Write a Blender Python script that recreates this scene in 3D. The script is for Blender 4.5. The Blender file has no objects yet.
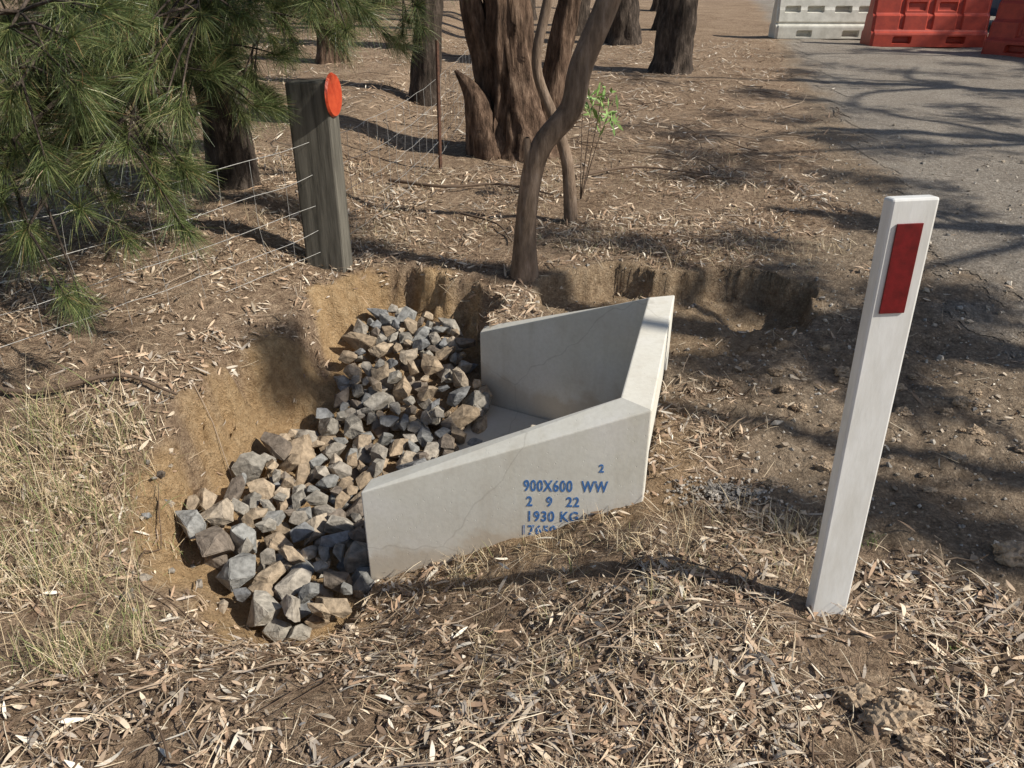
import bpy, bmesh, math, random
import numpy as np
from mathutils import Vector, Matrix
rng=np.random.default_rng(11); random.seed(5)
TT=rng.random((256,256))
def vn(x,y):
    xi=np.floor(x).astype(int); yi=np.floor(y).astype(int); xf=x-xi; yf=y-yi
    xf=xf*xf*(3-2*xf); yf=yf*yf*(3-2*yf)
    a=TT[xi%256,yi%256]; b=TT[(xi+1)%256,yi%256]; c=TT[xi%256,(yi+1)%256]; d=TT[(xi+1)%256,(yi+1)%256]
    return (a*(1-xf)+b*xf)*(1-yf)+(c*(1-xf)+d*xf)*yf
def fbm(x,y,o=4):
    x=np.asarray(x,float); y=np.asarray(y,float); r=0; a=.5; s=0
    for i in range(o):
        r=r+a*vn(x+17.3*i,y+9.1*i); s+=a; x=x*2.03; y=y*2.03; a*=.5
    return r/s
def S(t): t=np.clip(t,0,1); return t*t*(3-2*t)
PIT=[(-.56,2.2),(-.6,2.0),(-.8,1.95),(-1.05,2.12),(-1.27,2.4),(-1.2,2.95),(-1.0,3.35),(-.93,3.85),(-.72,4.12),(-.3,4.0),(-.17,3.75),(-.17,3.59),(.64,3.14),(.40,2.24),(-.53,2.265)]
HOL=[(.15,3.85),(.85,3.35),(1.25,3.45),(1.55,3.75),(1.62,4.0),(1.35,4.15),(1.0,4.1),(.6,4.22),(.2,4.1)]
def sdf(x,y,P):
    d=np.full(x.shape,1e9); ins=np.zeros(x.shape,bool); n=len(P)
    for i in range(n):
        ax,ay=P[i]; bx,by=P[(i+1)%n]; ex,ey=bx-ax,by-ay
        t=np.clip(((x-ax)*ex+(y-ay)*ey)/(ex*ex+ey*ey),0,1)
        d=np.minimum(d,np.hypot(x-ax-t*ex,y-ay-t*ey))
        c=((ay>y)!=(by>y)); 
        with np.errstate(divide='ignore',invalid='ignore'):
            xx=ax+(y-ay)/(ey if abs(ey)>1e-9 else 1e-9)*ex
        ins^=(c&(x<xx))
    return np.where(ins,-d,d)
def wallzone(x,y):
    return S((x+.62)/.12)*(1-S((y-3.72)/.12))
def H(x,y):
    x=np.asarray(x,float); y=np.asarray(y,float)
    z=.12*S((y-3.3)/1.1)+.03*np.clip(y-4.5,0,22)
    z=z+.14*S((-x-.95)/.7)*S((y-2.1)/.8)
    A=np.interp(x,[-3,-1.8,-1.3,-.9,-.5,-.226,0,.2,.45,.7],[.0,.05,.2,.33,.40,.30,.2,.12,.02,0])
    z=z-A*S((y-1.15)/.95)*(1-S((y-2.25)/.45))
    near=np.exp(-((x**2+(y-3)**2)/60))
    z=z+.07*(fbm(x*1.3+5,y*1.3,3)-.5)*S((np.hypot(x,y-2.7)-1.2)/1.5)
    # lumpy spoil in front of the unit
    z=z+.07*(fbm(x*3.2+15,y*3.2+8,3)-.45)*S((x+.5)/.3)*(1-S((x-1.3)/.5))*S((y-1.0)/.4)*(1-S((y-2.1)/.1))
    z=z+(.035*(fbm(x*7,y*7,4)-.5)+.022*(fbm(x*28,y*28,3)-.5))*(.25+.75*near)
    lump=S((x-.62)/.2)*S((y-2.0)/.3)*(1-S((y-3.6)/.4))*(1-S((x-1.9)/.5))
    z=z+lump*(.07*(fbm(x*4+70,y*6,4)-.4)+.035*(fbm(x*15,y*15+30,3)-.5))
    n=fbm(x*5+3,y*5,4)-.5; nf=fbm(x*19+3,y*19,3)-.5
    w0=wallzone(x,y)
    d2=sdf(x,y,HOL)+.20*n+.05*nf
    m2=1-S(d2/.05)
    z=z*(1-m2)+m2*(-.11+.08*fbm(x*9,y*9,3)-.10*np.exp(-(((x-1.4)/.25)**2+((y-3.95)/.14)**2)))
    d=sdf(x,y,PIT)+(1-w0)*(.18*n+.07*nf)
    wd=.055*w0+(1-w0)*(.15+.12*S((2.4-y)/.3))
    m=1-S(d/wd)
    fl=-.45+.26*S((y-3.1)/1.0)+.10*S((-x-.85)/.4)+.03*n
    ins=S((x+.50-(y-2.2)*.27)/.06)
    fl=fl*(1-ins)-.52*ins
    return z*(1-m)+m*fl
def zone(x,y):
    n=fbm(x*3+40,y*3,4)-.5; n5=fbm(x*9+4,y*9,3)-.5
    d=sdf(x,y,PIT)
    w0=wallzone(x,y)
    sand=(1-S((d+.45*n+.12*n5-.07)/.12))*(1-w0*.6)
    e=np.interp(y,[0,1.4,2.2,3.4,4.05,4.6,5.2,12,40],[2.6,1.75,.6,.6,.9,1.7,2.05,3.9,11])
    g=S((x-e+.7*n+.25*n5)/.3)
    hol=1-S((sdf(x,y,HOL)+.2*n-.03)/.1); g=np.maximum(g,hol); sand=np.maximum(sand,.3*hol)
    road=S((x-(2.3+np.clip(y-4,0,40)*.23)+.6*n+.3*n5)/.35)*S((y-1.0)/1.5)
    return np.clip(sand,0,1),np.clip(g,0,1),np.clip(road,0,1)

# ---------- materials
def newmat(name):
    m=bpy.data.materials.new(name); m.use_nodes=True; nt=m.node_tree; b=nt.nodes['Principled BSDF']; return m,nt,b
def N(nt,t,**k):
    n=nt.nodes.new(t)
    for a,v in k.items(): setattr(n,a,v)
    return n
def ramp(nt,fac,stops):
    r=N(nt,'ShaderNodeValToRGB'); el=r.color_ramp.elements
    while len(el)<len(stops): el.new(.5)
    for e,(p,c) in zip(el,stops): e.position=p; e.color=(*c,1)
    nt.links.new(fac,r.inputs[0]); return r.outputs[0]
def mix(nt,f,a,b,bt='MIX'):
    m=N(nt,'ShaderNodeMix',data_type='RGBA',blend_type=bt)
    for s,v in ((0,f),(6,a),(7,b)):
        if isinstance(v,bpy.types.NodeSocket): nt.links.new(v,m.inputs[s])
        else: m.inputs[s].default_value=v if s==0 else (*v,1)
    return m.outputs[2]
def noise(nt,co,sc,det=5,r=.6):
    n=N(nt,'ShaderNodeTexNoise'); n.inputs['Scale'].default_value=sc; n.inputs['Detail'].default_value=det; n.inputs['Roughness'].default_value=r
    nt.links.new(co,n.inputs['Vector']); return n.outputs[0]
def bump(nt,b,h,st=.5,dist=.01,prev=None):
    bp=N(nt,'ShaderNodeBump'); bp.inputs['Strength'].default_value=st; bp.inputs['Distance'].default_value=dist
    nt.links.new(h,bp.inputs['Height'])
    if prev is not None: nt.links.new(prev,bp.inputs['Normal'])
    nt.links.new(bp.outputs[0],b.inputs['Normal']); return bp.outputs[0]
def objco(nt,sc=None):
    t=N(nt,'ShaderNodeTexCoord')
    if sc is None: return t.outputs['Object']
    m=N(nt,'ShaderNodeMapping'); m.inputs['Scale'].default_value=sc; nt.links.new(t.outputs['Object'],m.inputs[0]); return m.outputs[0]

def ground_mat(name):
    m,nt,b=newmat(name); co=objco(nt); b.inputs['Roughness'].default_value=.95; b.inputs['Specular IOR Level'].default_value=.1
    n1=noise(nt,co,1.7,4); n2=noise(nt,co,26,6,.7); n3=noise(nt,co,110,4,.7)
    vo=N(nt,'ShaderNodeTexVoronoi'); vo.inputs['Scale'].default_value=55; nt.links.new(co,vo.inputs['Vector'])
    litter=ramp(nt,n2,[(.28,(.14,.10,.072)),(.45,(.35,.265,.195)),(.6,(.52,.41,.305)),(.78,(.66,.55,.42))])
    l2=ramp(nt,n3,[(.3,(.48,.44,.40)),(.7,(1.3,1.26,1.22))])
    litter=mix(nt,1.0,litter,l2,'MULTIPLY')
    lv=ramp(nt,n1,[(.3,(.76,.71,.66)),(.7,(1.15,1.13,1.1))])
    litter=mix(nt,1.0,litter,lv,'MULTIPLY')
    sand=ramp(nt,n2,[(.3,(.40,.27,.145)),(.5,(.58,.41,.235)),(.72,(.70,.53,.33))])
    sand=mix(nt,.55,sand,l2,'MULTIPLY'); sand=mix(nt,.6,sand,lv,'MULTIPLY')
    grav=ramp(nt,n2,[(.3,(.24,.185,.135)),(.5,(.41,.325,.24)),(.7,(.56,.46,.35))])
    fl=ramp(nt,vo.outputs['Distance'],[(.15,(1.3,1.3,1.3)),(.5,(.75,.75,.75))])
    grav=mix(nt,.7,grav,fl,'MULTIPLY'); grav=mix(nt,.6,grav,l2,'MULTIPLY'); grav=mix(nt,.6,grav,lv,'MULTIPLY')
    rd=ramp(nt,n2,[(.3,(.28,.25,.215)),(.5,(.44,.40,.35)),(.72,(.60,.55,.49))])
    rd=mix(nt,.7,rd,fl,'MULTIPLY'); rd=mix(nt,.6,rd,l2,'MULTIPLY'); rd=mix(nt,.6,rd,lv,'MULTIPLY')
    at=N(nt,'ShaderNodeAttribute',attribute_name='zone'); sp=N(nt,'ShaderNodeSeparateColor'); nt.links.new(at.outputs['Color'],sp.inputs[0])
    c=mix(nt,sp.outputs[1],litter,grav); c=mix(nt,sp.outputs[2],c,rd); c=mix(nt,sp.outputs[0],c,sand)
    nt.links.new(c,b.inputs['Base Color'])
    ad=N(nt,'ShaderNodeMath',operation='ADD'); nt.links.new(n2,ad.inputs[0]); nt.links.new(n3,ad.inputs[1])
    p=bump(nt,b,ad.outputs[0],1.0,.025)
    bump(nt,b,vo.outputs['Distance'],.3,.01,p)
    return m
GROUND=ground_mat('ground_soil'); ROADM=ground_mat('road_gravel')

def attr_mat(name,rough=.75,trans=.0,nsc=60,spec=.3,bmp=0,var=.35):
    m,nt,b=newmat(name); at=N(nt,'ShaderNodeAttribute',attribute_name='Col'); co=objco(nt)
    if nsc:
        n=noise(nt,co,nsc,4); v=ramp(nt,n,[(.3,(1-var,)*3),(.7,(1+var,)*3)])
        c=mix(nt,1.0,at.outputs['Color'],v,'MULTIPLY')
    else: c=at.outputs['Color']
    nt.links.new(c,b.inputs['Base Color'])
    b.inputs['Roughness'].default_value=rough; b.inputs['Specular IOR Level'].default_value=spec
    if bmp: bump(nt,b,n,.8,bmp)
    if trans>0:
        tr=N(nt,'ShaderNodeBsdfTranslucent'); nt.links.new(c,tr.inputs[0]); ms=N(nt,'ShaderNodeMixShader'); ms.inputs[0].default_value=trans
        nt.links.new(b.outputs[0],ms.inputs[1]); nt.links.new(tr.outputs[0],ms.inputs[2]); nt.links.new(ms.outputs[0],nt.nodes['Material Output'].inputs[0])
    return m
LITTER=attr_mat('dry_leaf',.75,0,0,.2); NEEDLE=attr_mat('pine_needle',.4,.2,0,.5); LEAF=attr_mat('gum_leaf',.55,0,0,.4)
ROCK=attr_mat('quarry_rock',.85,0,38,.25,.010,.42); TWIG=attr_mat('twig_wood',.85,0,0,.2)

def bark(name,c1,c2,c3,sc=14,st=1.0):
    m,nt,b=newmat(name); co=objco(nt,(1,1,.22)); co2=objco(nt)
    n=noise(nt,co,sc,6,.7); n2=noise(nt,co2,3,3)
    c=ramp(nt,n,[(.32,c1),(.52,c2),(.72,c3)]); v=ramp(nt,n2,[(.3,(.7,.68,.66)),(.7,(1.2,1.15,1.1))])
    nt.links.new(mix(nt,1.0,c,v,'MULTIPLY'),b.inputs['Base Color']); b.inputs['Roughness'].default_value=.9; b.inputs['Specular IOR Level'].default_value=.15
    bump(nt,b,n,st,.04); return m
BARK_D=bark('dark_furrowed_bark',(.022,.018,.015),(.08,.064,.053),(.19,.155,.13),20)
BARK_R=bark('grey_brown_bark',(.025,.017,.012),(.15,.10,.072),(.36,.26,.19),20)
BARK_S=bark('smooth_grey_bark',(.13,.095,.07),(.26,.195,.145),(.40,.32,.26),26,.5)

# ---------- mesh utilities
def mk(name,V,F,mat,col=None,smooth=False,attr='Col'):
    V=np.asarray(V,np.float32); me=bpy.data.meshes.new(name); F=np.asarray(F,np.int32); k=F.shape[1]
    me.vertices.add(len(V)); me.vertices.foreach_set('co',V.ravel())
    me.loops.add(F.size); me.loops.foreach_set('vertex_index',F.ravel())
    me.polygons.add(len(F)); me.polygons.foreach_set('loop_start',np.arange(0,F.size,k,dtype=np.int32))
    me.polygons.foreach_set('loop_total',np.full(len(F),k,np.int32))
    me.polygons.foreach_set('use_smooth',np.full(len(F),smooth))
    me.update(calc_edges=True)
    if col is not None:
        a=me.color_attributes.new(attr,'FLOAT_COLOR','POINT'); c=np.ones((len(V),4),np.float32); c[:,:3]=col; a.data.foreach_set('color',c.ravel())
    me.materials.append(mat); o=bpy.data.objects.new(name,me); bpy.context.collection.objects.link(o); return o
def norm(v): return v/np.maximum(np.linalg.norm(v,axis=-1,keepdims=True),1e-9)
def ribbons(P,D,Nn,L,W,prof,col,arch=0,sag=0):
    P=np.asarray(P,float); n=len(P); D=norm(D); s=norm(np.cross(D,Nn)); Nn=norm(np.cross(s,D))
    m=len(prof); V=np.zeros((n,m,2,3)); L=np.broadcast_to(L,(n,)); W=np.broadcast_to(W,(n,))
    arch=np.broadcast_to(arch,(n,)); sag=np.broadcast_to(sag,(n,))
    for k in range(m):
        t=k/(m-1); c=P+D*(L*t)[:,None]+Nn*(arch*L*4*t*(1-t))[:,None]; c[:,2]-=sag*L*t*t
        h=(W*prof[k]*.5)[:,None]*s
        V[:,k,0]=c-h; V[:,k,1]=c+h
    V=V.reshape(-1,3); base=(np.arange(n)*m*2)[:,None]
    F=np.concatenate([base+np.array([[2*k,2*k+1,2*k+3,2*k+2]]) for k in range(m-1)],axis=0)
    C=np.repeat(np.asarray(col),m*2,axis=0)
    return V,F,C
class Acc:
    def __init__(s): s.V=[];s.F=[];s.C=[];s.n=0
    def add(s,V,F,C):
        s.V.append(V); s.F.append(np.asarray(F)+s.n); s.C.append(np.broadcast_to(C,(len(V),3))); s.n+=len(V)
    def obj(s,name,mat,smooth=False): return mk(name,np.concatenate(s.V),np.concatenate(s.F),mat,np.concatenate(s.C),smooth)
def catmull(P,R,n):
    P=np.asarray(P,float); R=np.asarray(R,float); P4=np.column_stack([P,R]); Q=np.vstack([2*P4[0]-P4[1],P4,2*P4[-1]-P4[-2]]); out=[]
    for i in range(len(P)-1):
        a,b,c,d=Q[i:i+4]
        for t in np.linspace(0,1,n,endpoint=False):
            out.append(.5*((2*b)+(-a+c)*t+(2*a-5*b+4*c-d)*t*t+(-a+3*b-3*c+d)*t**3))
    out.append(P4[-1]); out=np.array(out); return out[:,:3],np.maximum(out[:,3],.001)
def tube(P,R,ns=8,n=4,rough=0,seed=0):
    P,R=catmull(P,R,n); T=norm(np.gradient(P,axis=0)); av=norm(P[-1]-P[0])
    ref=np.array([0,1.,0]) if abs(av[1])<.8 else np.array([0,0,1.])
    s=norm(np.cross(T,ref)); u=np.cross(s,T); a=np.linspace(0,2*math.pi,ns,endpoint=False)
    m=len(P); ring=np.cos(a)[None,:,None]*s[:,None]+np.sin(a)[None,:,None]*u[:,None]
    rr=R[:,None]*np.ones((1,ns))
    if rough:
        zz=np.cumsum(np.r_[0,np.linalg.norm(np.diff(P,axis=0),axis=1)])
        ca=np.cos(a)[None]; sa=np.sin(a)[None]
        nz=fbm(ca*2.6+zz[:,None]*1.1+seed*3.1+50,sa*2.6+seed+zz[:,None]*.4+50,4)
        nz2=fbm((ca*8+seed+80)+zz[:,None]*1.6,(sa*8+90)+zz[:,None]*2.0,3)
        rr=rr*(1+rough*(nz-.5)*2+rough*1.0*(nz2-.5)*2)
    V=(P[:,None]+ring*rr[:,:,None]).reshape(-1,3)
    i=np.arange(m-1)[:,None]*ns; j=np.arange(ns)[None]; k=(j+1)%ns
    F=np.stack([i+j,i+k,i+ns+k,i+ns+j],-1).reshape(-1,4)
    return V,F
def group(name,base,kids):
    e=bpy.data.objects.new(name,None); e.empty_display_size=.2; e.location=base; bpy.context.collection.objects.link(e)
    for k in kids: k.parent=e; k.location=k.location-Vector(base)
    return e
def parent(k,p): k.parent=p

# ---------- ground sheet
def axis(lo,hi,st,far0,far1,g=1.07):
    c=list(np.arange(lo,hi,st)); s=st; x=c[-1]
    while x<far1: s*=g; x+=s; c.append(x)
    s=st; x=c[0]; L=[]
    while x>far0: s*=g; x-=s; L.append(x)
    return np.array(L[::-1]+c)
gx=axis(-2.2,2.6,.015,-170,170); gy=axis(1.0,4.7,.015,-80,230,1.05)
GX,GY=np.meshgrid(gx,gy); Z=H(GX,GY); sa,gr,ro=zone(GX,GY)
nx,ny=len(gx),len(gy)
V=np.stack([GX,GY,Z],-1).reshape(-1,3); idx=np.arange(nx*ny).reshape(ny,nx)
F=np.stack([idx[:-1,:-1],idx[:-1,1:],idx[1:,1:],idx[1:,:-1]],-1).reshape(-1,4)
C=np.stack([sa,gr,ro],-1).reshape(-1,3)
mk('ground',V,F,GROUND,C,True,'zone')
rm=(ro>.5)&(GY<60)&(GY>-20)&(GX<40); fm=(rm[:-1,:-1]&rm[:-1,1:]&rm[1:,1:]&rm[1:,:-1]).reshape(-1)
F2=F[fm]; us,inv=np.unique(F2,return_inverse=True); V2=V[us].copy(); V2[:,2]+=.004
mk('gravel_road',V2,inv.reshape(-1,4),ROADM,C[us],True,'zone')

# ---------- concrete headwall
def concrete():
    m,nt,b=newmat('precast_concrete'); co=objco(nt)
    n=noise(nt,co,4,6,.6); n2=noise(nt,co,60,4); cs=objco(nt,(14,14,1.5)); n3=noise(nt,cs,1.0,4)
    c=ramp(nt,n,[(.3,(.66,.62,.54)),(.5,(.72,.69,.61)),(.7,(.76,.73,.67))])
    c=mix(nt,.35,c,ramp(nt,n2,[(.35,(.84,.83,.81)),(.6,(1.03,1.03,1.03))]),'MULTIPLY')
    c=mix(nt,.22,c,ramp(nt,n3,[(.3,(.74,.68,.58)),(.5,(1.03,1.03,1.03))]),'MULTIPLY')
    sx=N(nt,'ShaderNodeSeparateXYZ'); nt.links.new(objco(nt),sx.inputs[0])
    ad=N(nt,'ShaderNodeMath',operation='MULTIPLY_ADD'); nt.links.new(n,ad.inputs[0]); ad.inputs[1].default_value=.5; nt.links.new(sx.outputs[2],ad.inputs[2])
    f=ramp(nt,ad.outputs[0],[(.0,(.45,.45,.45)),(.06,(.0,.0,.0))])
    c=mix(nt,f,c,(.50,.39,.27))
    vc=N(nt,'ShaderNodeTexVoronoi',feature='DISTANCE_TO_EDGE'); vc.inputs['Scale'].default_value=1.1
    dn=N(nt,'ShaderNodeTexNoise'); dn.inputs['Scale'].default_value=6; nt.links.new(co,dn.inputs['Vector'])
    mx=mix(nt,.12,co,dn.outputs[1]); nt.links.new(mx,vc.inputs['Vector'])
    ck=ramp(nt,vc.outputs[0],[(.0,(.45,.42,.38)),(.003,(1,1,1))]); c=mix(nt,.3,c,ck,'MULTIPLY')
    nt.links.new(c,b.inputs['Base Color']); b.inputs['Roughness'].default_value=.88; b.inputs['Specular IOR Level'].default_value=.2
    p=bump(nt,b,n2,.25,.002); vo=N(nt,'ShaderNodeTexVoronoi'); vo.inputs['Scale'].default_value=45; nt.links.new(co,vo.inputs['Vector'])
    r=ramp(nt,vo.outputs['Distance'],[(.06,(0,0,0)),(.12,(1,1,1))]); bump(nt,b,r,.35,.003,p)
    return m
CONC=concrete()
ZB,ZL,ZH,ZO=-.5,.0,.351,.15; th=.085
Lp,Np,Fp,Rp=[Vector(p) for p in((-.53,2.20),(.4545,2.168),(.719,3.185),(-.14,3.65))]
def off(p,q,d): t=(q-p).normalized(); nrm=Vector((-t.y,t.x)); return p+nrm*d,q+nrm*d,t
def isect(p,t,q,s):
    den=t.x*s.y-t.y*s.x; a=((q.x-p.x)*s.y-(q.y-p.y)*s.x)/den; return p+t*a
a0,a1,ta=off(Lp,Np,th); b0,b1,tb=off(Np,Fp,.11); c0,c1,tc=off(Fp,Rp,th)
Ni=isect(a0,ta,b0,tb); Fi=isect(b0,tb,c0,tc)
tf=(Rp-Lp).normalized()
Li=isect(a0,ta,Lp,tf); Ri=isect(c0,tc,Rp,tf)
no=Np+tb*((Ni-Np).dot(tb)); fo=Np+tb*((Fi-Np).dot(tb))
bm=bmesh.new(); vt={}
def v(k,p,z):
    if (k,z) not in vt: vt[(k,z)]=bm.verts.new((p.x,p.y,z))
    return vt[(k,z)]
P=dict(L=Lp,N=Np,F=Fp,R=Rp,l=Li,n=Ni,f=Fi,r=Ri,x=no,y=fo)
def f(*s): bm.faces.new([v(k,P[k],z) for k,z in s])
f(('L',ZB),('N',ZB),('N',ZO),('N',ZH),('L',ZL))
f(('N',ZB),('x',ZB),('x',ZO),('N',ZO)); f(('y',ZB),('F',ZB),('F',ZO),('y',ZO))
f(('N',ZO),('x',ZO),('y',ZO),('F',ZO),('F',ZH),('N',ZH))
f(('F',ZB),('R',ZB),('R',ZL),('F',ZH),('F',ZO))
f(('R',ZB),('r',ZB),('r',ZL),('R',ZL)); f(('l',ZB),('L',ZB),('L',ZL),('l',ZL))
f(('r',ZB),('f',ZB),('f',ZO),('f',ZH),('r',ZL)); f(('n',ZB),('l',ZB),('l',ZL),('n',ZH),('n',ZO))
f(('f',ZO),('n',ZO),('n',ZH),('f',ZH))
f(('n',ZO),('f',ZO),('y',ZO),('x',ZO)); f(('x',ZB),('n',ZB),('n',ZO),('x',ZO)); f(('f',ZB),('y',ZB),('y',ZO),('f',ZO))
f(('L',ZL),('N',ZH),('n',ZH),('l',ZL)); f(('N',ZH),('F',ZH),('f',ZH),('n',ZH)); f(('F',ZH),('R',ZL),('r',ZL),('f',ZH))
f(('L',ZB),('l',ZB),('n',ZB),('x',ZB),('N',ZB)); f(('F',ZB),('y',ZB),('f',ZB),('r',ZB),('R',ZB))
bmesh.ops.recalc_face_normals(bm,faces=bm.faces)
me=bpy.data.meshes.new('concrete_headwall'); bm.to_mesh(me); bm.free(); me.materials.append(CONC)
head=bpy.data.objects.new('concrete_headwall',me); bpy.context.collection.objects.link(head)
bv=head.modifiers.new('b','BEVEL'); bv.width=.005; bv.segments=2; bv.limit_method='ANGLE'
def prism(name,pts,z0,z1,mat,bev=0):
    bm=bmesh.new(); lo=[bm.verts.new((p[0],p[1],z0)) for p in pts]; hi=[bm.verts.new((p[0],p[1],z1)) for p in pts]
    bm.faces.new(hi); bm.faces.new(lo[::-1]); n=len(pts)
    for i in range(n): bm.faces.new([lo[i],lo[(i+1)%n],hi[(i+1)%n],hi[i]])
    bmesh.ops.recalc_face_normals(bm,faces=bm.faces)
    me=bpy.data.meshes.new(name); bm.to_mesh(me); bm.free(); me.materials.append(mat); o=bpy.data.objects.new(name,me); bpy.context.collection.objects.link(o)
    if bev: b=o.modifiers.new('b','BEVEL'); b.width=bev; b.segments=2
    return o
e=.003
fl=prism('floor_slab',[Li+Vector((0,e)),Ni+Vector((-e,e)),Fi+Vector((-e,-e)),Ri+Vector((0,-e))],-.56,-.40,CONC,.006); parent(fl,head)
m,nt,b=newmat('stencil_blue'); co=objco(nt); n=noise(nt,co,70,3)
c=ramp(nt,n,[(.3,(.42,.46,.50)),(.42,(.06,.19,.46)),(.8,(.03,.11,.36))]); nt.links.new(c,b.inputs['Base Color']); b.inputs['Roughness'].default_value=.8; BLUE=m
ang=math.atan2(ta.y,ta.x)
def stencil(txt,x,z,size,sx=1.0,sp=1.0):
    cu=bpy.data.curves.new('t','FONT'); cu.body=txt; cu.size=size; cu.extrude=.0004; cu.space_character=sp; cu.offset=.0012
    o=bpy.data.objects.new('t',cu); bpy.context.collection.objects.link(o); bpy.context.view_layer.update()
    dg=bpy.context.evaluated_depsgraph_get(); me=bpy.data.meshes.new_from_object(o.evaluated_get(dg)); bpy.data.objects.remove(o)
    me.materials.clear(); me.materials.append(BLUE); o=bpy.data.objects.new('stencil_text',me); bpy.context.collection.objects.link(o)
    y=Lp.y+(x-Lp.x)*ta.y/ta.x-.0009
    o.location=(x,y,z); o.rotation_euler=(math.radians(90),0,ang); o.scale=(sx,1,1); parent(o,head)
stencil('900X600  WW',.04,.022,.065,.64,1.12); stencil('2   9   22',.05,-.042,.058,.76,1.12); stencil('1930 KG',.05,-.108,.062,.74,1.12); stencil('17650',.03,-.168,.058,.8,1.12); stencil('2',.295,.105,.045,.8)
m,nt,b=newmat('dark_recess'); b.inputs['Base Color'].default_value=(.05,.045,.04,1); b.inputs['Roughness'].default_value=.7; DARK=m
def disc(name,loc,r,d,mat,rot=(0,0,0),seg=24):
    bm=bmesh.new(); bmesh.ops.create_cone(bm,cap_ends=True,segments=seg,radius1=r,radius2=r*.93,depth=d); me=bpy.data.meshes.new(name); bm.to_mesh(me); bm.free(); me.materials.append(mat)
    o=bpy.data.objects.new(name,me); o.location=loc; o.rotation_euler=rot; bpy.context.collection.objects.link(o); return o
mid=(Lp+Np)/2+Vector((.02,.042)); q=disc('lifting_anchor',(mid.x,mid.y,.1845),.016,.006,DARK,(0,-.343,0)); parent(q,head)

# ---------- riprap rocks
def hull(seed,npt=11,bev=.05):
    r=random.Random(seed); bm=bmesh.new()
    sx=(r.uniform(1.0,1.3),r.uniform(.8,1.0),r.uniform(.6,.85))
    for i in range(npt):
        k=(i+.5)/npt; ph=math.acos(1-2*k); th_=math.pi*(1+5**.5)*i+r.uniform(-.45,.45); ph+=r.uniform(-.28,.28)
        p=Vector((math.sin(ph)*math.cos(th_),math.sin(ph)*math.sin(th_),math.cos(ph)))*r.uniform(.78,1.1)
        bm.verts.new(Vector((p.x*sx[0],p.y*sx[1],p.z*sx[2])))
    g=bmesh.ops.convex_hull(bm,input=bm.verts); bmesh.ops.delete(bm,geom=[x for x in g['geom_interior'] if isinstance(x,bmesh.types.BMVert)],context='VERTS')
    bmesh.ops.dissolve_limit(bm,angle_limit=.42,verts=bm.verts,edges=bm.edges)
    bmesh.ops.bevel(bm,geom=list(bm.edges),offset=bev,segments=2,affect='EDGES',profile=.5)
    bmesh.ops.triangulate(bm,faces=bm.faces)
    if bev>.035:
        bmesh.ops.subdivide_edges(bm,edges=[e for e in bm.edges if e.calc_length()>.35],cuts=2,use_grid_fill=True); bmesh.ops.triangulate(bm,faces=bm.faces)
        for q in bm.verts: q.co*=1+r.uniform(-.032,.032)
    bmesh.ops.recalc_face_normals(bm,faces=bm.faces)
    bm.verts.ensure_lookup_table(); V=np.array([x.co[:] for x in bm.verts]); F=np.array([[q.index for q in t.verts] for t in bm.faces]); bm.free(); return V,F
protos=[hull(i,random.choice([8,9,10,12]),.05) for i in range(34)]
smallp=[hull(100+i,7,.03) for i in range(8)]
def rotm(r):
    return np.array(Matrix.Rotation(r.uniform(0,6.28),3,'Z')@Matrix.Rotation(r.gauss(0,.6),3,'X')@Matrix.Rotation(r.gauss(0,.6),3,'Y'))
RC=[(.42,.33,.235),(.36,.275,.19),(.35,.31,.26),(.22,.22,.22),(.28,.275,.26),(.33,.30,.255),(.47,.39,.30),(.22,.18,.145)]
acc=Acc(); placed=[]; r=random.Random(3)
cnt=0; NR=26000
cx=np.array([r.uniform(-1.4,0.05) for _ in range(NR)]); cy=np.array([r.uniform(1.9,4.2) for _ in range(NR)]); csd=sdf(cx,cy,PIT); chz=H(cx,cy)
for i in range(NR):
    if cnt>=520: break
    x,y=cx[i],cy[i]
    lf=.0 if y<2.55 else .03+.05*(1-float(S((y-3.6)/.3)))
    if csd[i]>-lf: continue
    fx=-.53+(y-2.2)*.27
    if x>fx-.035 and 2.15<y<3.7 : 
        if not(x<fx+.10 and y>2.4 and r.random()<.3): continue
    rad=r.choice([.035,.045,.052,.058,.065,.07,.078,.09])
    z=float(chz[i])+rad*.25
    for(qx,qy,qz,qr) in placed:
        dx=x-qx; dy=y-qy
        if abs(dx)>.2 or abs(dy)>.2: continue
        d=math.hypot(dx,dy); R=(rad+qr)*.76
        if d<R: z=max(z,qz+math.sqrt(R*R-d*d)*.72)
    if z>float(chz[i])+.105 or z>-.09+.11*(y>3.6): continue
    placed.append((x,y,z,rad)); cnt+=1
    V,F=protos[r.randrange(34)]; V=(V*rad*np.array([r.uniform(.95,1.3),r.uniform(.9,1.1),r.uniform(.85,1.1)]))@rotm(r).T+np.array([x,y,z])
    c=np.array(RC[r.choices(range(8),[5,5,6,3 if y>2.6 else 4,4,6,2.5,3])[0]])*r.uniform(.75,1.12); acc.add(V,F,c)
for k in range(34):
    x=r.uniform(-1.3,-.5); y=r.uniform(1.8,2.2) if k<18 else r.uniform(2.2,2.6)
    if k>=18: x=r.uniform(-1.4,-1.15)
    rad=r.uniform(.010,.032); V,F=protos[r.randrange(34)]; V=(V*rad)@rotm(r).T+np.array([x,y,float(H(x,y))+rad*.4]); acc.add(V,F,np.array(RC[r.randrange(8)])*r.uniform(.7,1.1))
acc.obj('rock_pile',ROCK)

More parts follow.
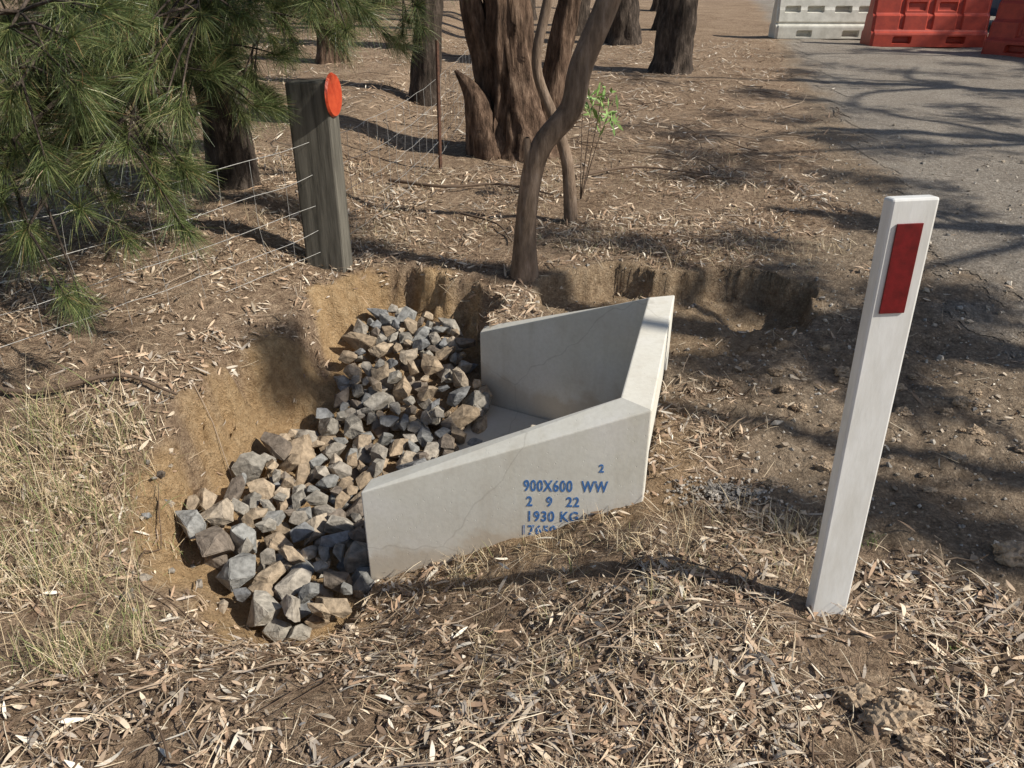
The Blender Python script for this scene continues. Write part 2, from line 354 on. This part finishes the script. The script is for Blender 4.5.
# pebbles on shoulder and road
acc=Acc(); r=random.Random(8); n=0
xs=rng.uniform(-.2,4.5,26000); ys=1.2+rng.uniform(0,1,26000)**1.5*7
_,g1,_=zone(xs,ys); hz_=H(xs,ys); dd=sdf(xs,ys,PIT)
for i in range(26000):
    if dd[i]<.03: continue
    if r.random()>g1[i]*.34+.006: continue
    rad=min(.028,.004*math.exp(abs(r.gauss(0,.65)))); V,F=smallp[r.randrange(8)]
    V=(V*rad)@rotm(r).T+np.array([xs[i],ys[i],hz_[i]+rad*.3]); acc.add(V,F,np.array([(.46,.38,.29),(.36,.33,.29),(.54,.48,.40),(.30,.24,.18)][r.randrange(4)])*r.uniform(.8,1.2))
for i in range(520):
    x=.74+r.gauss(0,.09); y=2.2+r.gauss(0,.05); rad=r.uniform(.003,.010); V,F=smallp[r.randrange(8)]
    V=(V*rad)@rotm(r).T+np.array([x,y,float(H(x,y))+.02*math.exp(-((x-.72)/.1)**2-((y-2.2)/.05)**2)*r.random()+rad*.4]); acc.add(V,F,np.array((.44,.395,.34))*r.uniform(.6,1.2))
acc.obj('gravel',ROCK)

def clod(x,y,rad,seed):
    bm=bmesh.new(); bmesh.ops.create_icosphere(bm,subdivisions=4,radius=1)
    V=np.array([q.co[:] for q in bm.verts]); F=np.array([[q.index for q in t.verts] for t in bm.faces]); bm.free()
    nz=fbm(V[:,0]*1.6+seed+30,V[:,1]*1.6+V[:,2]*2+30,5); nz2=fbm(V[:,0]*7+seed+30,V[:,1]*7+V[:,2]*6+30,3)
    V=V*(.45+.9*nz+.5*(nz2-.5))[:,None]*rad*np.array([1.2,.9,.8])+np.array([x,y,float(H(x,y))+rad*.25])
    return V,F
acc=Acc()
for (x,y,rd,s) in [(.92,1.27,.06,1),(.99,1.31,.045,2),(.86,1.34,.04,3),(.95,1.21,.035,9),(1.12,1.25,.03,7),(1.55,1.85,.05,5)]+[(r.uniform(.8,2.0),r.uniform(2.0,3.4),r.uniform(.012,.035),k) for k in range(40)]:
    V,F=clod(x,y,rd,s); acc.add(V,F,(.40,.30,.205))
acc.obj('dirt_clods',ROCK,False)

# ---------- leaf litter
def pick(cols,w,n):
    w=np.array(w,float); w/=w.sum(); c=np.array(cols)[rng.choice(len(cols),n,p=w)]; return c*rng.uniform(.7,1.25,(n,1))
def scatter(n,y0,y1,pw):
    y=y0+rng.uniform(0,1,n)**pw*(y1-y0); x=rng.uniform(-1,1,n)*(1.0+.75*y)*.9
    sa,g,ro=zone(x,y); d=sdf(x,y,PIT)
    cl=fbm(x*2.4+9,y*2.4,4); cl2=fbm(x*7+2,y*7,2); k=(1-sa*.93)*(1-g*.95)*(1-ro*.985)*np.clip(.2+3.2*(cl-.38)+1.2*(cl2-.5),.1,1)
    m=(rng.random(n)<k)&(d>.02); return x[m],y[m]
def lay(n,Lr,Wr,prof,cols,w,tilt,lift,arch,pw=1.3,y1=8,acc=None,y0=1.0):
    x,y=scatter(n,y0,y1,pw); n=len(x); z=H(x,y)
    ex=.02; gx_=(H(x+ex,y)-z)/ex; gy_=(H(x,y+ex)-z)/ex; gn=norm(np.stack([-gx_,-gy_,np.ones(n)],-1))
    a=rng.uniform(0,2*math.pi,n); D=np.stack([np.cos(a),np.sin(a),np.zeros(n)],-1); D=norm(D-gn*np.sum(D*gn,1)[:,None]); D=norm(D+gn*rng.normal(0,tilt,n)[:,None])
    Nn=norm(gn+rng.normal(0,tilt*1.3,(n,3)))
    L=rng.uniform(*Lr,n); W=rng.uniform(*Wr,n); P=np.stack([x,y,z+rng.uniform(.002,lift,n)],-1)-D*(L*.5)[:,None]
    V,F,C=ribbons(P,D,Nn,L,W,prof,pick(cols,w,n),rng.normal(0,arch,n)); acc.add(V,F,C)
acc=Acc()
LC=[(.54,.40,.28),(.68,.56,.42),(.42,.285,.19),(.23,.16,.11),(.78,.70,.58),(.47,.40,.33)]
lay(38000,(.025,.085),(.005,.014),[.1,.9,1,.7,.08],LC,[5,4,4,4,1.2,3],.28,.022,.09,1.15,6.5,acc=acc)
lay(60000,(.006,.028),(.003,.009),[.4,1,.8,.3],LC,[4,3,4,5,.8,3],.35,.014,.1,1.1,6,acc=acc)
lay(36000,(.03,.14),(.0010,.0024),[1,1,1,.6],[(.64,.51,.35),(.52,.39,.26),(.74,.63,.47),(.27,.19,.13)],[4,4,3,3],.18,.03,.10,1.2,7.5,acc=acc)
lay(30000,(.05,.17),(.006,.016),[.3,1,.8,.2],LC,[4,4,3,3,2,2],.2,.03,.06,.8,16,acc=acc,y0=5)
acc.obj('leaf_litter',LITTER)

# twigs and sticks
acc=Acc(); r=random.Random(21)
x,y=scatter(1700,1.0,14,1.5)
for i in range(len(x)):
    L=r.uniform(.08,.4)*(1 if y[i]<6 else 2.2); a=r.uniform(0,6.28); k=5; rd=r.uniform(.0012,.004)*(1 if y[i]<6 else 2)
    qx=x[i]+np.cumsum([0]+[L/4*math.cos(a+r.gauss(0,.35)) for _ in range(k-1)]); qy=y[i]+np.cumsum([0]+[L/4*math.sin(a+r.gauss(0,.35)) for _ in range(k-1)])
    qz=H(qx,qy)+rd+.012+np.array([r.uniform(0,.02) for _ in range(k)]); qz[-1]+=r.uniform(0,.05)
    V,F=tube(np.stack([qx,qy,qz],-1),np.linspace(rd,rd*.4,k),5,2); acc.add(V,F,np.array([(.14,.095,.065),(.27,.20,.14),(.40,.31,.23)][r.randrange(3)]))
for pts,rd in [([(-2.3,2.75),(-1.9,2.68),(-1.6,2.78),(-1.35,2.72)],.014),([(-.95,6.0),(-.5,5.8),(-.1,5.9),(.3,5.6)],.015),([(.5,6.1),(1.0,6.35),(1.6,6.2)],.012),([(-.35,5.2),(-.1,4.95),(.0,4.6)],.009),([(.2,1.55),(.5,1.62),(.85,1.58)],.005)]:
    p=np.array(pts); qz=H(p[:,0],p[:,1])+rd+.02; V,F=tube(np.column_stack([p,qz]),np.linspace(rd,rd*.4,len(p)),6,4); acc.add(V,F,(.15,.105,.075))
acc.obj('fallen_twigs',TWIG,True)

# ---------- dry grass
def tufts(centres,acc,nb,L,spread,cols,w,lean=.5):
    for (x,y,s) in centres:
        n=int(nb*s); qx=x+rng.normal(0,spread*s,n); qy=y+rng.normal(0,spread*s,n); a=rng.uniform(0,6.28,n); t=np.abs(rng.normal(.25,lean,n))
        D=norm(np.stack([np.cos(a)*t,np.sin(a)*t,np.ones(n)],-1)); P=np.stack([qx,qy,H(qx,qy)-.005],-1); Nn=np.stack([np.cos(a),np.sin(a),np.zeros(n)],-1)+rng.normal(0,.3,(n,3))
        LL=rng.uniform(*L,n)*(.6+.4*s); V,F,C=ribbons(P,D,Nn,LL,rng.uniform(.0012,.0026,n),[1,.9,.8,.6,.15],pick(cols,w,n),0,rng.uniform(.1,.7,n)); acc.add(V,F,C)
acc=Acc(); DG=[(.62,.49,.31),(.52,.40,.25),(.70,.59,.41),(.22,.26,.10),(.34,.33,.15)]
cs=[(r.uniform(-1.95,-1.3),r.uniform(1.45,2.6),r.uniform(.4,1.0)) for _ in range(36)]+[(r.uniform(-1.25,-1.1),r.uniform(1.45,1.8),r.uniform(.3,.6)) for _ in range(8)]
tufts(cs,acc,100,(.08,.34),.08,DG,[4,4,3,2.8,2.8],.7)
cs=[(r.uniform(.5,1.05),r.uniform(1.75,2.05),r.uniform(.3,.7)) for _ in range(24)]+[(r.uniform(-.1,.7),r.uniform(1.35,2.0),r.uniform(.3,.6)) for _ in range(34)]+[(r.uniform(-.4,.5),2.1+r.uniform(-.08,.03),r.uniform(.3,.6)) for _ in range(16)]
tufts(cs,acc,50,(.05,.17),.05,DG,[4,4,4,.2,.6],.9)
cs=[(r.uniform(-1.1,1.7),r.uniform(1.15,1.7),r.uniform(.25,.5)) for _ in range(44)]
tufts(cs,acc,14,(.05,.13),.05,DG,[4,4,4,.3,.8],1.2)
cs=[(x_,4.25+r.uniform(-.05,.5),r.uniform(.4,.9)) for x_ in np.linspace(.3,2.0,34)]+[(r.uniform(-2.4,2.0),r.uniform(4.4,7),r.uniform(.4,.9)) for _ in range(90)]
tufts(cs,acc,44,(.05,.17),.10,DG,[4,4,4,.2,.4],1.3)
tufts([(1.12,1.98,.35),(1.15,1.93,.3),(1.45,1.35,.3),(1.2,1.5,.2)],acc,60,(.05,.12),.03,[(.15,.23,.06),(.24,.32,.1)],[1,1])
acc.obj('dry_grass',LITTER)

# ---------- guide post
def simple(name,c1,c2,sc=12,rough=.6,bmp=.15,stretch=(1,1,1)):
    m,nt,b=newmat(name); co=objco(nt,stretch); n=noise(nt,co,sc,6,.7); nt.links.new(ramp(nt,n,[(.35,c1),(.62,c2)]),b.inputs['Base Color']); b.inputs['Roughness'].default_value=rough
    if bmp: bump(nt,b,n,bmp,.004)
    return m
WHITE=simple('white_painted_timber',(.74,.72,.67),(.87,.86,.83),16,.5,.25,(1,1,.25)); RED=simple('red_reflector',(.12,.008,.010),(.21,.012,.015),40,.35,.1)
def box(name,sx,sy,z0,z1,mat,bev=.004,loc=(0,0,0)):
    bm=bmesh.new(); bmesh.ops.create_cube(bm,size=1)
    for q in bm.verts: q.co=Vector((q.co.x*sx+loc[0],q.co.y*sy+loc[1],(z0+z1)/2+q.co.z*(z1-z0)+loc[2]))
    if bev: bmesh.ops.bevel(bm,geom=list(bm.edges),offset=bev,segments=2,affect='EDGES',profile=.5)
    me=bpy.data.meshes.new(name); bm.to_mesh(me); bm.free(); me.materials.append(mat); o=bpy.data.objects.new(name,me); bpy.context.collection.objects.link(o); return o
gp=bpy.data.objects.new('guide_post',None); bpy.context.collection.objects.link(gp)
bd=box('post',.104,.042,-.25,1.18,WHITE,.006)
for vtx in bd.data.vertices:
    if vtx.co.z>1.16: vtx.co.z-=.10*max(0,vtx.co.y+.025)
rf=box('red_reflector',.058,.004,.915,1.125,RED,.001,(-.004,-.0235,0))
for o in (bd,rf): parent(o,gp)
gp.location=(.905,1.66,0); gp.rotation_euler=(0,math.radians(-2.0),math.radians(2))

# ---------- timber fence post
TIMB=simple('weathered_timber',(.06,.054,.042),(.17,.155,.125),26,.9,.9,(1,1,.08))
tp=bpy.data.objects.new('timber_fence_post',None); bpy.context.collection.objects.link(tp)
pz=float(H(-1.03,4.25))
pb=box('post',.23,.14,-.4,1.0,TIMB,.012)
for q in pb.data.vertices:
    if q.co.z>.9: q.co.z+=.06*q.co.x
ORG=simple('red_orange_reflector',(.46,.045,.015),(.60,.085,.03),30,.4,.1)
d1=disc('reflector_disc',(.125,-.01,.93),.11,.012,ORG,(0,math.radians(90),0),32)
for o in (pb,d1): parent(o,tp)
tp.location=(-1.05,4.25,pz); tp.rotation_euler=(math.radians(-1),math.radians(0),math.radians(-9))

# ---------- wire fence
GALV=simple('galvanised_wire',(.34,.33,.31),(.55,.53,.5),30,.5,0); GALV.node_tree.nodes['Principled BSDF'].inputs['Metallic'].default_value=.3
RUST=simple('rusty_steel',(.06,.03,.02),(.16,.075,.045),40,.8,.4)
A=np.array([-.60,6.5]); B=np.array([-1.07,4.2]); Cc=np.array([-2.75,2.2]); A2=np.array([-.3,12.0])
acc=Acc(); HG=(.10,.22,.36,.52,.70)
def wire(P,r_=.0016): V,F=tube(P,[r_]*len(P),4,2); acc.add(V,F,(.4,.4,.4))
for p,q,nv in ((A2,A,20),(A,B,14),(B,Cc,14)):
    t=np.linspace(0,1,nv+1)[:,None]; xy=p*(1-t)+q*t; zp=float(H(*p)); zq=float(H(*q)); rows=[]
    for hgt in HG:
        z=(zp+hgt)*(1-t[:,0])+(zq+hgt)*t[:,0]-.05*4*t[:,0]*(1-t[:,0])+rng.normal(0,.005,nv+1); rw=np.column_stack([xy,z]); rows.append(rw); wire(rw)
    for k in range(1,nv): wire(np.array([rw[k]+np.array([rng.normal(0,.006),0,0]) for rw in rows]),.0011)
wires=acc.obj('wires',GALV,True)
def star(x,y,h,lx=0):
    z0=float(H(x,y)); acc=Acc()
    for a in (0,2.09,4.19):
        d=np.array([math.cos(a+.5),math.sin(a+.5),0])*.016; t=np.array([-d[1],d[0],0])*.12
        b0=np.array([x,y,z0-.2]); b1=np.array([x+lx,y,z0+h]); V=[]
        for b in(b0,b1):
            V+= [b-t,b+t,b+d+t,b+d-t]
        F=[[0,1,5,4],[1,2,6,5],[2,3,7,6],[3,0,4,7],[4,5,6,7]]; acc.add(np.array(V),np.array(F),(1,1,1))
    return acc.obj('steel_picket',RUST)
fence=group('wire_fence',(-1.07,4.2,pz),[wires,star(-.60,6.5,.98,.02),star(-2.75,2.2,.95),star(-.3,12.0,1.0)])

# ---------- trees
def leaves(acc,cent,rad,n,L,W,cols,w):
    p=rng.normal(0,1,(n,3)); p=norm(p)*(rng.random((n,1))**.45)*rad; p[:,2]*=.7
    D=rng.normal(0,1,(n,3)); D[:,2]-=.7; V,F,C=ribbons(p+cent,D,rng.normal(0,1,(n,3)),rng.uniform(*L,n),rng.uniform(*W,n),[.15,1,.1],pick(cols,w,n)); acc.add(V,F,C)
GL=[(.07,.10,.035),(.05,.08,.03),(.11,.13,.05),(.16,.14,.06)]
def gum(name,path,rads,mat,ns=20,nseg=8,rough=.12,seed=0,crown=6,cr=1.0,nl=260,extra=None):
    rr=random.Random(seed); V,F=tube(path,rads,ns,nseg,rough,seed); at=Acc(); at.add(V,F,(1,1,1))
    if extra:
        for pp,rd in extra: V,F=tube(pp,rd,max(10,ns//2),nseg,rough,seed+1); at.add(V,F,(1,1,1))
    al=Acc(); top=np.array(path[-1],float); prev=np.array(path[-2],float); rt=rads[-1]
    for k in range(crown):
        f_=rr.uniform(.1,1); s=prev*(1-f_)+top*f_; a=rr.uniform(0,6.28)+k*2.4; ln=rr.uniform(1.2,2.6)*cr
        e=s+np.array([math.cos(a)*ln,math.sin(a)*ln,rr.uniform(.5,1.9)*cr]); md=(s+e)/2+np.array([rr.gauss(0,.15),rr.gauss(0,.15),.2])
        V,F=tube([s,md,e],[rt*.75,rt*.45,rt*.15],7,4); at.add(V,F,(1,1,1))
        for j in range(3):
            c=e*(1-j*.17)+md*(j*.17)+np.array([rr.gauss(0,.4),rr.gauss(0,.4),rr.gauss(0,.3)])*cr
            V,F=tube([md*.5+e*.5,c],[rt*.2,rt*.06],5,2); at.add(V,F,(1,1,1))
            leaves(al,c,rr.uniform(.25,.5)*cr,nl,(.10,.18),(.03,.06),GL,[4,4,2,1])
    tr=at.obj('trunk',mat,True); kids=[tr]
    if crown: kids.append(al.obj('foliage',LEAF))
    return group(name,tuple(path[0]),kids)
def hz(x,y,d=-.1): return (x,y,float(H(x,y))+d)
gum('gum_tree',[hz(.07,4.12,-.05),(.075,4.12,.35),(.10,4.12,.62),(.16,4.11,.82),(.30,4.1,1.0),(.345,4.1,1.2),(.47,4.1,1.52),(.62,4.15,2.0),(.6,4.3,2.9),(.75,4.4,3.9)],[.085,.06,.056,.058,.062,.062,.058,.05,.04,.028],BARK_S,18,8,.12,1,5,.55,80,
    extra=[([(.10,4.12,.62),(.08,4.10,.80),(.075,4.09,.86)],[.04,.022,.014])])
gum('gum_tree',[hz(.40,5.06),(.36,5.06,.5),(.27,5.06,.78),(.15,5.06,1.1),(.20,5.06,1.42),(.33,5.1,2.0),(.4,5.2,3.2)],[.05,.04,.036,.03,.03,.026,.018],BARK_S,12,6,.06,2,4,.5,60)
bx,by=.02,7.1; b0=float(H(bx,by))
gum('gum_tree',[(bx+.05,by,b0-.1),(bx+.03,by,b0+.15),(bx-.0,by,b0+.55),(bx-.05,by,b0+1.1),(bx-.1,by,b0+2),(bx+.2,by+.2,b0+5),(bx+.1,by+.2,b0+7.5)],[.40,.30,.22,.18,.17,.15,.1],BARK_R,40,18,.30,3,6,1.1,110,
    extra=[([(bx-.2,by-.1,b0-.1),(bx-.28,by-.1,b0+.25),(bx-.36,by-.12,b0+.5),(bx-.50,by-.1,b0+.68)],[.22,.15,.08,.015]),
           ([(bx+.22,by,b0-.1),(bx+.30,by,b0+.35),(bx+.42,by,b0+1.0),(bx+.65,by,b0+2.2),(bx+.9,by,b0+4)],[.20,.14,.10,.09,.06]),
           ([(bx-.15,by+.1,b0+.0),(bx-.20,by+.05,b0+.5),(bx-.36,by,b0+1.2),(bx-.6,by,b0+2.6)],[.18,.13,.09,.06])])
def plain(x,y,r0,h=8,lean=0,mat=BARK_D,seed=0,cr=1.2,crown=6,nl=90,ly=.2):
    z=float(H(x,y)); gum('gum_tree',[(x,y,z-.1),(x+lean*.05,y,z+.3),(x+lean*.3,y+ly*.2,z+1.5),(x+lean*.8,y+ly*.6,z+h*.5),(x+lean,y+ly,z+h)],[r0*1.35,r0*1.05,r0*.92,r0*.75,r0*.45],mat,30,10,.22,seed,crown,cr,nl)
plain(-1.02,9.5,.16,8,.5,BARK_D,4); plain(2.33,12.1,.27,10,.2,BARK_D,5,1.2); plain(2.1,15.8,.27,10,-.3,BARK_D,6,1.2)
plain(1.35,17.5,.22,9,.3,BARK_D,7); plain(3.3,18.5,.2,9,.5,BARK_D,8); plain(-.1,13.5,.2,9,-.2,BARK_D,9); plain(-2.6,12.0,.2,9,.3,BARK_R,10)
plain(-4.2,9.0,.22,9,.0,BARK_D,11); plain(-5.5,14,.25,10,.2,BARK_D,12); plain(-3.4,17,.2,10,.2,BARK_D,13); plain(.3,21,.25,10,.2,BARK_D,14); plain(4.2,24,.25,10,.2,BARK_D,15)
# trees on the far side of the road
for i,(x,y,r0,h,ln,ly,cr,cw,nl) in enumerate([(8.9,.72,.24,8.6,.2,.3,.6,6,140),(9.4,-.9,.10,8.0,-1.0,1.1,.40,6,140),(9.6,-3.6,.10,7.2,-.3,.2,.38,4,110),(10.6,2.4,.16,8,-.2,0,.7,6,120),(12.5,4.6,.2,9,.3,.2,1.0,7,130),(13.5,7.8,.22,9,0,.2,1.1,7,130),(17,10.8,.24,10,0,.2,1.3,7,120)]):
    plain(x,y,r0,h,ln,BARK_D,30+i,cr,cw,nl,ly)
for i in range(16): plain(random.uniform(-32,30),random.uniform(27,50),.25,random.uniform(8,12),0,BARK_D,60+i,1.6,6,70)

# ---------- pine
px,py=-1.95,5.45; pz0=float(H(px,py)); at=Acc(); an=Acc(); rr=random.Random(9)
V,F=tube([(px,py,pz0-.1),(px,py,pz0+.3),(px-.03,py,pz0+1.5),(px,py,pz0+4),(px+.05,py,pz0+7.5)],[.20,.15,.14,.11,.03],26,12,.16,5); at.add(V,F,(1,1,1))
NC=[(.10,.14,.045),(.15,.19,.065),(.22,.25,.10),(.34,.33,.14),(.05,.08,.028),(.34,.22,.11)]
def needles(P,T,n,L=(.10,.17)):
    P=np.asarray(P,float); d=rng.normal(0,1,(n,3)); d=norm(d); D=norm(d*rng.uniform(.35,.9,(n,1))+T*.8)
    pos=P+T*rng.uniform(-.035,.035,(n,1)); V,F,C=ribbons(pos,D,rng.normal(0,1,(n,3)),rng.uniform(*L,n),rng.uniform(.0014,.0024,n),[1,.9,.3],pick(NC,[4,4,3,1.6,2.5,.6],n),0,rng.uniform(.05,.3,n)); an.add(V,F,C)
def bough(s,e,r0,subs,nd,droop=.15,sl=(.2,.5)):
    s=np.array(s,float); e=np.array(e,float); m1=s*.65+e*.35+np.array([0,0,droop]); m2=s*.3+e*.7+np.array([rr.gauss(0,.04),rr.gauss(0,.04),droop*.7])
    P,R=catmull([s,m1,m2,e],[r0,r0*.7,r0*.45,r0*.2],8); V,F=tube([s,m1,m2,e],[r0,r0*.7,r0*.45,r0*.2],7,5); at.add(V,F,(1,1,1)); T=norm(np.gradient(P,axis=0))
    for k in range(subs):
        i=rr.randrange(int(len(P)*.38),len(P)); a=P[i]; t=T[i]; sd=norm(np.cross(t,[0,0,1])); q=norm(t*rr.uniform(.5,1)+sd*rr.choice([-1,1])*rr.uniform(.3,.9)+np.array([0,0,rr.uniform(-.45,.35)]))
        L=rr.uniform(*sl); b=a+q*L+np.array([0,0,-.03]); md=(a+b)/2+np.array([0,0,.03]); V,F=tube([a,md,b],[.006,.005,.003],5,2); at.add(V,F,(1,1,1))
        tipd=norm(q+np.array([0,0,.35]))
        for j in range(3): needles(b-q*.05*j,tipd if j==0 else q,int(nd*(1.5-.4*j)))
    needles(e,T[-1],nd*3)
ends=[((-1.9,2.95,.72),.9),((-1.6,3.3,.98),1.1),((-2.2,3.1,.85),1.0),((-1.8,3.7,1.05),1.2),((-1.5,4.1,1.14),1.3),((-1.25,4.35,1.32),1.4),((-2.35,3.6,1.15),1.4),((-1.9,3.1,1.2),1.6),((-1.35,3.7,1.45),1.7),((-.95,4.6,1.5),1.6),((-.62,5.0,1.58),1.75),((-2.6,4.4,1.0),1.2),((-1.6,2.7,1.45),1.9),((-.95,4.0,1.7),2.0),((-2.6,2.9,1.25),1.6),((-2.9,3.8,1.0),1.3),((-2.1,3.9,1.35),1.6),((-1.7,4.6,1.25),1.4),((-2.3,2.7,1.05),1.3),((-2.0,2.6,1.4),1.7),((-2.5,3.3,.7),.9),((-2.9,3.2,1.3),1.7),((-1.3,4.9,1.5),1.7)]
for e,sz in ends: bough((px,py,pz0+sz-.0),e,.022,24,52)
for k in range(26):
    h=rr.uniform(2.0,7); a=rr.uniform(0,6.28); L=(7.9-h)*.36*rr.uniform(.7,1.1); bough((px,py,pz0+h),(px+math.cos(a)*L,py+math.sin(a)*L,pz0+h+rr.uniform(-.2,.3)),.02,9,26)
tr=at.obj('trunk',BARK_D,True); nd=an.obj('needles',NEEDLE); group('pine_tree',(px,py,pz0-.1),[tr,nd])
acc=Acc(); al=Acc(); sx,sy=.50,5.6; sz=float(H(sx,sy))
for k in range(4):
    a=k*1.7; e=np.array([sx+.10*math.cos(a)+.08,sy+.1*math.sin(a),sz+.62+.06*k]); V,F=tube([(sx,sy,sz-.02),((sx+e[0])/2,(sy+e[1])/2,sz+.35),e],[.005,.004,.002],5,3); acc.add(V,F,(1,1,1))
    leaves(al,e-np.array([0,0,.06]),.11,20,(.06,.11),(.014,.024),[(.22,.36,.10),(.30,.44,.14)],[1,1])
group('gum_sapling',(sx,sy,sz),[acc.obj('stem',BARK_S,True),al.obj('leaves',LEAF)])

# ---------- plastic road barriers
def plastic(name,c1,c2): return simple(name,c1,c2,6,.5,.1)
PW=plastic('white_plastic',(.55,.53,.46),(.74,.72,.64)); PO=plastic('orange_plastic',(.34,.045,.028),(.50,.07,.038))
def barrier(x,y,rot,mat,style):
    nu,nv=81,41; Lh=1.0; Hh=1.0; zs=np.linspace(0,Hh,nv); us=np.linspace(-Lh,Lh,nu)
    prof=np.interp(zs,[0,.22,.26,.5,.54,.78,.82,1.0],[.32,.32,.25,.23,.165,.15,.11,.10] if style else [.28,.28,.22,.18,.16,.13,.13,.12])
    def rec(u,z):
        d=0
        if style:
            if .05<z<.16 and .32<abs(u)<.62: d=.10
            if z>.28 and (abs(u)<.05 or abs(abs(u)-.5)<.05): d=.035
            if .58<z<.72 and .12<abs(u)<.42: d=.03
        else:
            if .03<z<.14 and .3<abs(u)<.6: d=.12
            if .46<z<.56 and .12<abs(u)<.42: d=.12
            if .70<z<.80 and .12<abs(u)<.85: d=.06
            if .24<z<.30: d=.03
            if .46<z<.56 and .55<abs(u)<.85: d=.10
        return d
    V=[];F=[]
    for sgn in (-1,1):
        base=len(V)
        for j,z in enumerate(zs):
            for i,u in enumerate(us):
                endc=.0 if abs(u)<.97 else .03
                V.append((u,sgn*(prof[j]-rec(u,z)-endc),z))
        for j in range(nv-1):
            for i in range(nu-1):
                a=base+j*nu+i; q=[a,a+1,a+nu+1,a+nu]; F.append(q if sgn<0 else q[::-1])
    o=nu*nv
    for i in range(nu-1): a=(nv-1)*nu+i; F.append([a,a+1,o+a+1,o+a])
    for j in range(nv-1):
        for i in (0,nu-1): a=j*nu+i; q=[a,a+nu,o+a+nu,o+a]; F.append(q if i==0 else q[::-1])
    ob=mk('plastic_road_barrier',V,F,mat,None,False)
    ob.location=(x,y,float(H(x,y))+.005); ob.rotation_euler=(0,0,rot)
barrier(6.15,16.7,-.05,PW,0); barrier(7.5,15.4,-.1,PO,1); barrier(8.75,13.5,-1.0,PO,1); barrier(10.2,14.4,-.2,PO,1)

# ---------- parked car behind the barriers
CARP=simple('dark_blue_car_paint',(.02,.035,.07),(.03,.05,.10),3,.3,0); GLS=simple('car_glass',(.02,.02,.025),(.03,.03,.035),3,.1,0); TYR=simple('tyre_rubber',(.02,.02,.02),(.03,.03,.03),10,.8,0); RIM=simple('alloy_rim',(.4,.4,.4),(.5,.5,.5),10,.3,0)
def loft(name,secs,mat,bev=.03):
    bm=bmesh.new(); pr=None
    for (x,prof) in secs:
        cur=[bm.verts.new((x,yy,zz)) for yy,zz in prof]
        if pr:
            for i in range(len(cur)): bm.faces.new([pr[i],pr[(i+1)%len(cur)],cur[(i+1)%len(cur)],cur[i]])
        else: bm.faces.new(cur[::-1])
        pr=cur
    bm.faces.new(pr); bmesh.ops.recalc_face_normals(bm,faces=bm.faces); me=bpy.data.meshes.new(name); bm.to_mesh(me); bm.free(); me.materials.append(mat)
    o=bpy.data.objects.new(name,me); bpy.context.collection.objects.link(o); b=o.modifiers.new('b','BEVEL'); b.width=bev; b.segments=3; b.limit_method='ANGLE'; return o
def pf(w,z0,z1,wt=.92): return [(-w,z0),(w,z0),(w,z0*.4+z1*.6),(w*wt,z1),(-w*wt,z1),(-w,z0*.4+z1*.6)]
car=bpy.data.objects.new('parked_car',None); bpy.context.collection.objects.link(car)
body=loft('body',[(-2.2,pf(.72,.4,.72)),(-2.05,pf(.86,.25,.85)),(-1.0,pf(.9,.22,.93)),(1.0,pf(.9,.22,.97)),(2.0,pf(.88,.25,.97)),(2.2,pf(.78,.38,.9))],CARP,.05)
cab=loft('cabin',[(-1.05,pf(.72,.9,.98,.95)),(-.35,pf(.76,.9,1.42,.82)),(1.2,pf(.76,.92,1.45,.82)),(1.95,pf(.7,.92,1.02,.95))],GLS,.04)
roof=loft('roof',[(-.4,pf(.60,1.40,1.45)),(1.25,pf(.60,1.42,1.48))],CARP,.02)
kids=[body,cab,roof]
for wx in(-1.4,1.35):
    for wy in(-.84,.84):
        kids.append(disc('tyre',(wx,wy,.32),.32,.2,TYR,(math.radians(90),0,0),32)); kids.append(disc('rim',(wx,wy*1.125,.32),.2,.03,RIM,(math.radians(90),0,0),20))
for k in kids: parent(k,car)
car.location=(12.0,19.2,float(H(12.0,19.2))); car.rotation_euler=(0,0,.3)

# ---------- light, world, camera
el=math.radians(41); az=(.945,-.327); sd=Vector((az[0]*math.cos(el),az[1]*math.cos(el),math.sin(el)))
L=bpy.data.lights.new('sun','SUN'); L.energy=5.0; L.angle=math.radians(.5); L.color=(1,.95,.85); so=bpy.data.objects.new('sun',L); so.rotation_euler=sd.to_track_quat('Z','Y').to_euler(); bpy.context.collection.objects.link(so)
w=bpy.data.worlds.new('World'); bpy.context.scene.world=w; w.use_nodes=True; nt=w.node_tree; sk=nt.nodes.new('ShaderNodeTexSky'); sk.sky_type='NISHITA'; sk.sun_disc=False; sk.sun_elevation=el; sk.sun_rotation=math.atan2(sd.x,sd.y)
nt.links.new(sk.outputs[0],nt.nodes['Background'].inputs[0]); nt.nodes['Background'].inputs[1].default_value=.09
cam=bpy.data.cameras.new('camera'); cam.sensor_width=36; cam.lens=27.07; cam.clip_end=1000; cam.clip_start=.05
co=bpy.data.objects.new('camera',cam); co.location=(0,0,1.6); co.rotation_euler=(math.radians(62),0,0); bpy.context.collection.objects.link(co)
sc=bpy.context.scene; sc.camera=co; sc.view_settings.view_transform='Standard'; sc.view_settings.look='None'; sc.view_settings.exposure=0
print('ROCKS',cnt)
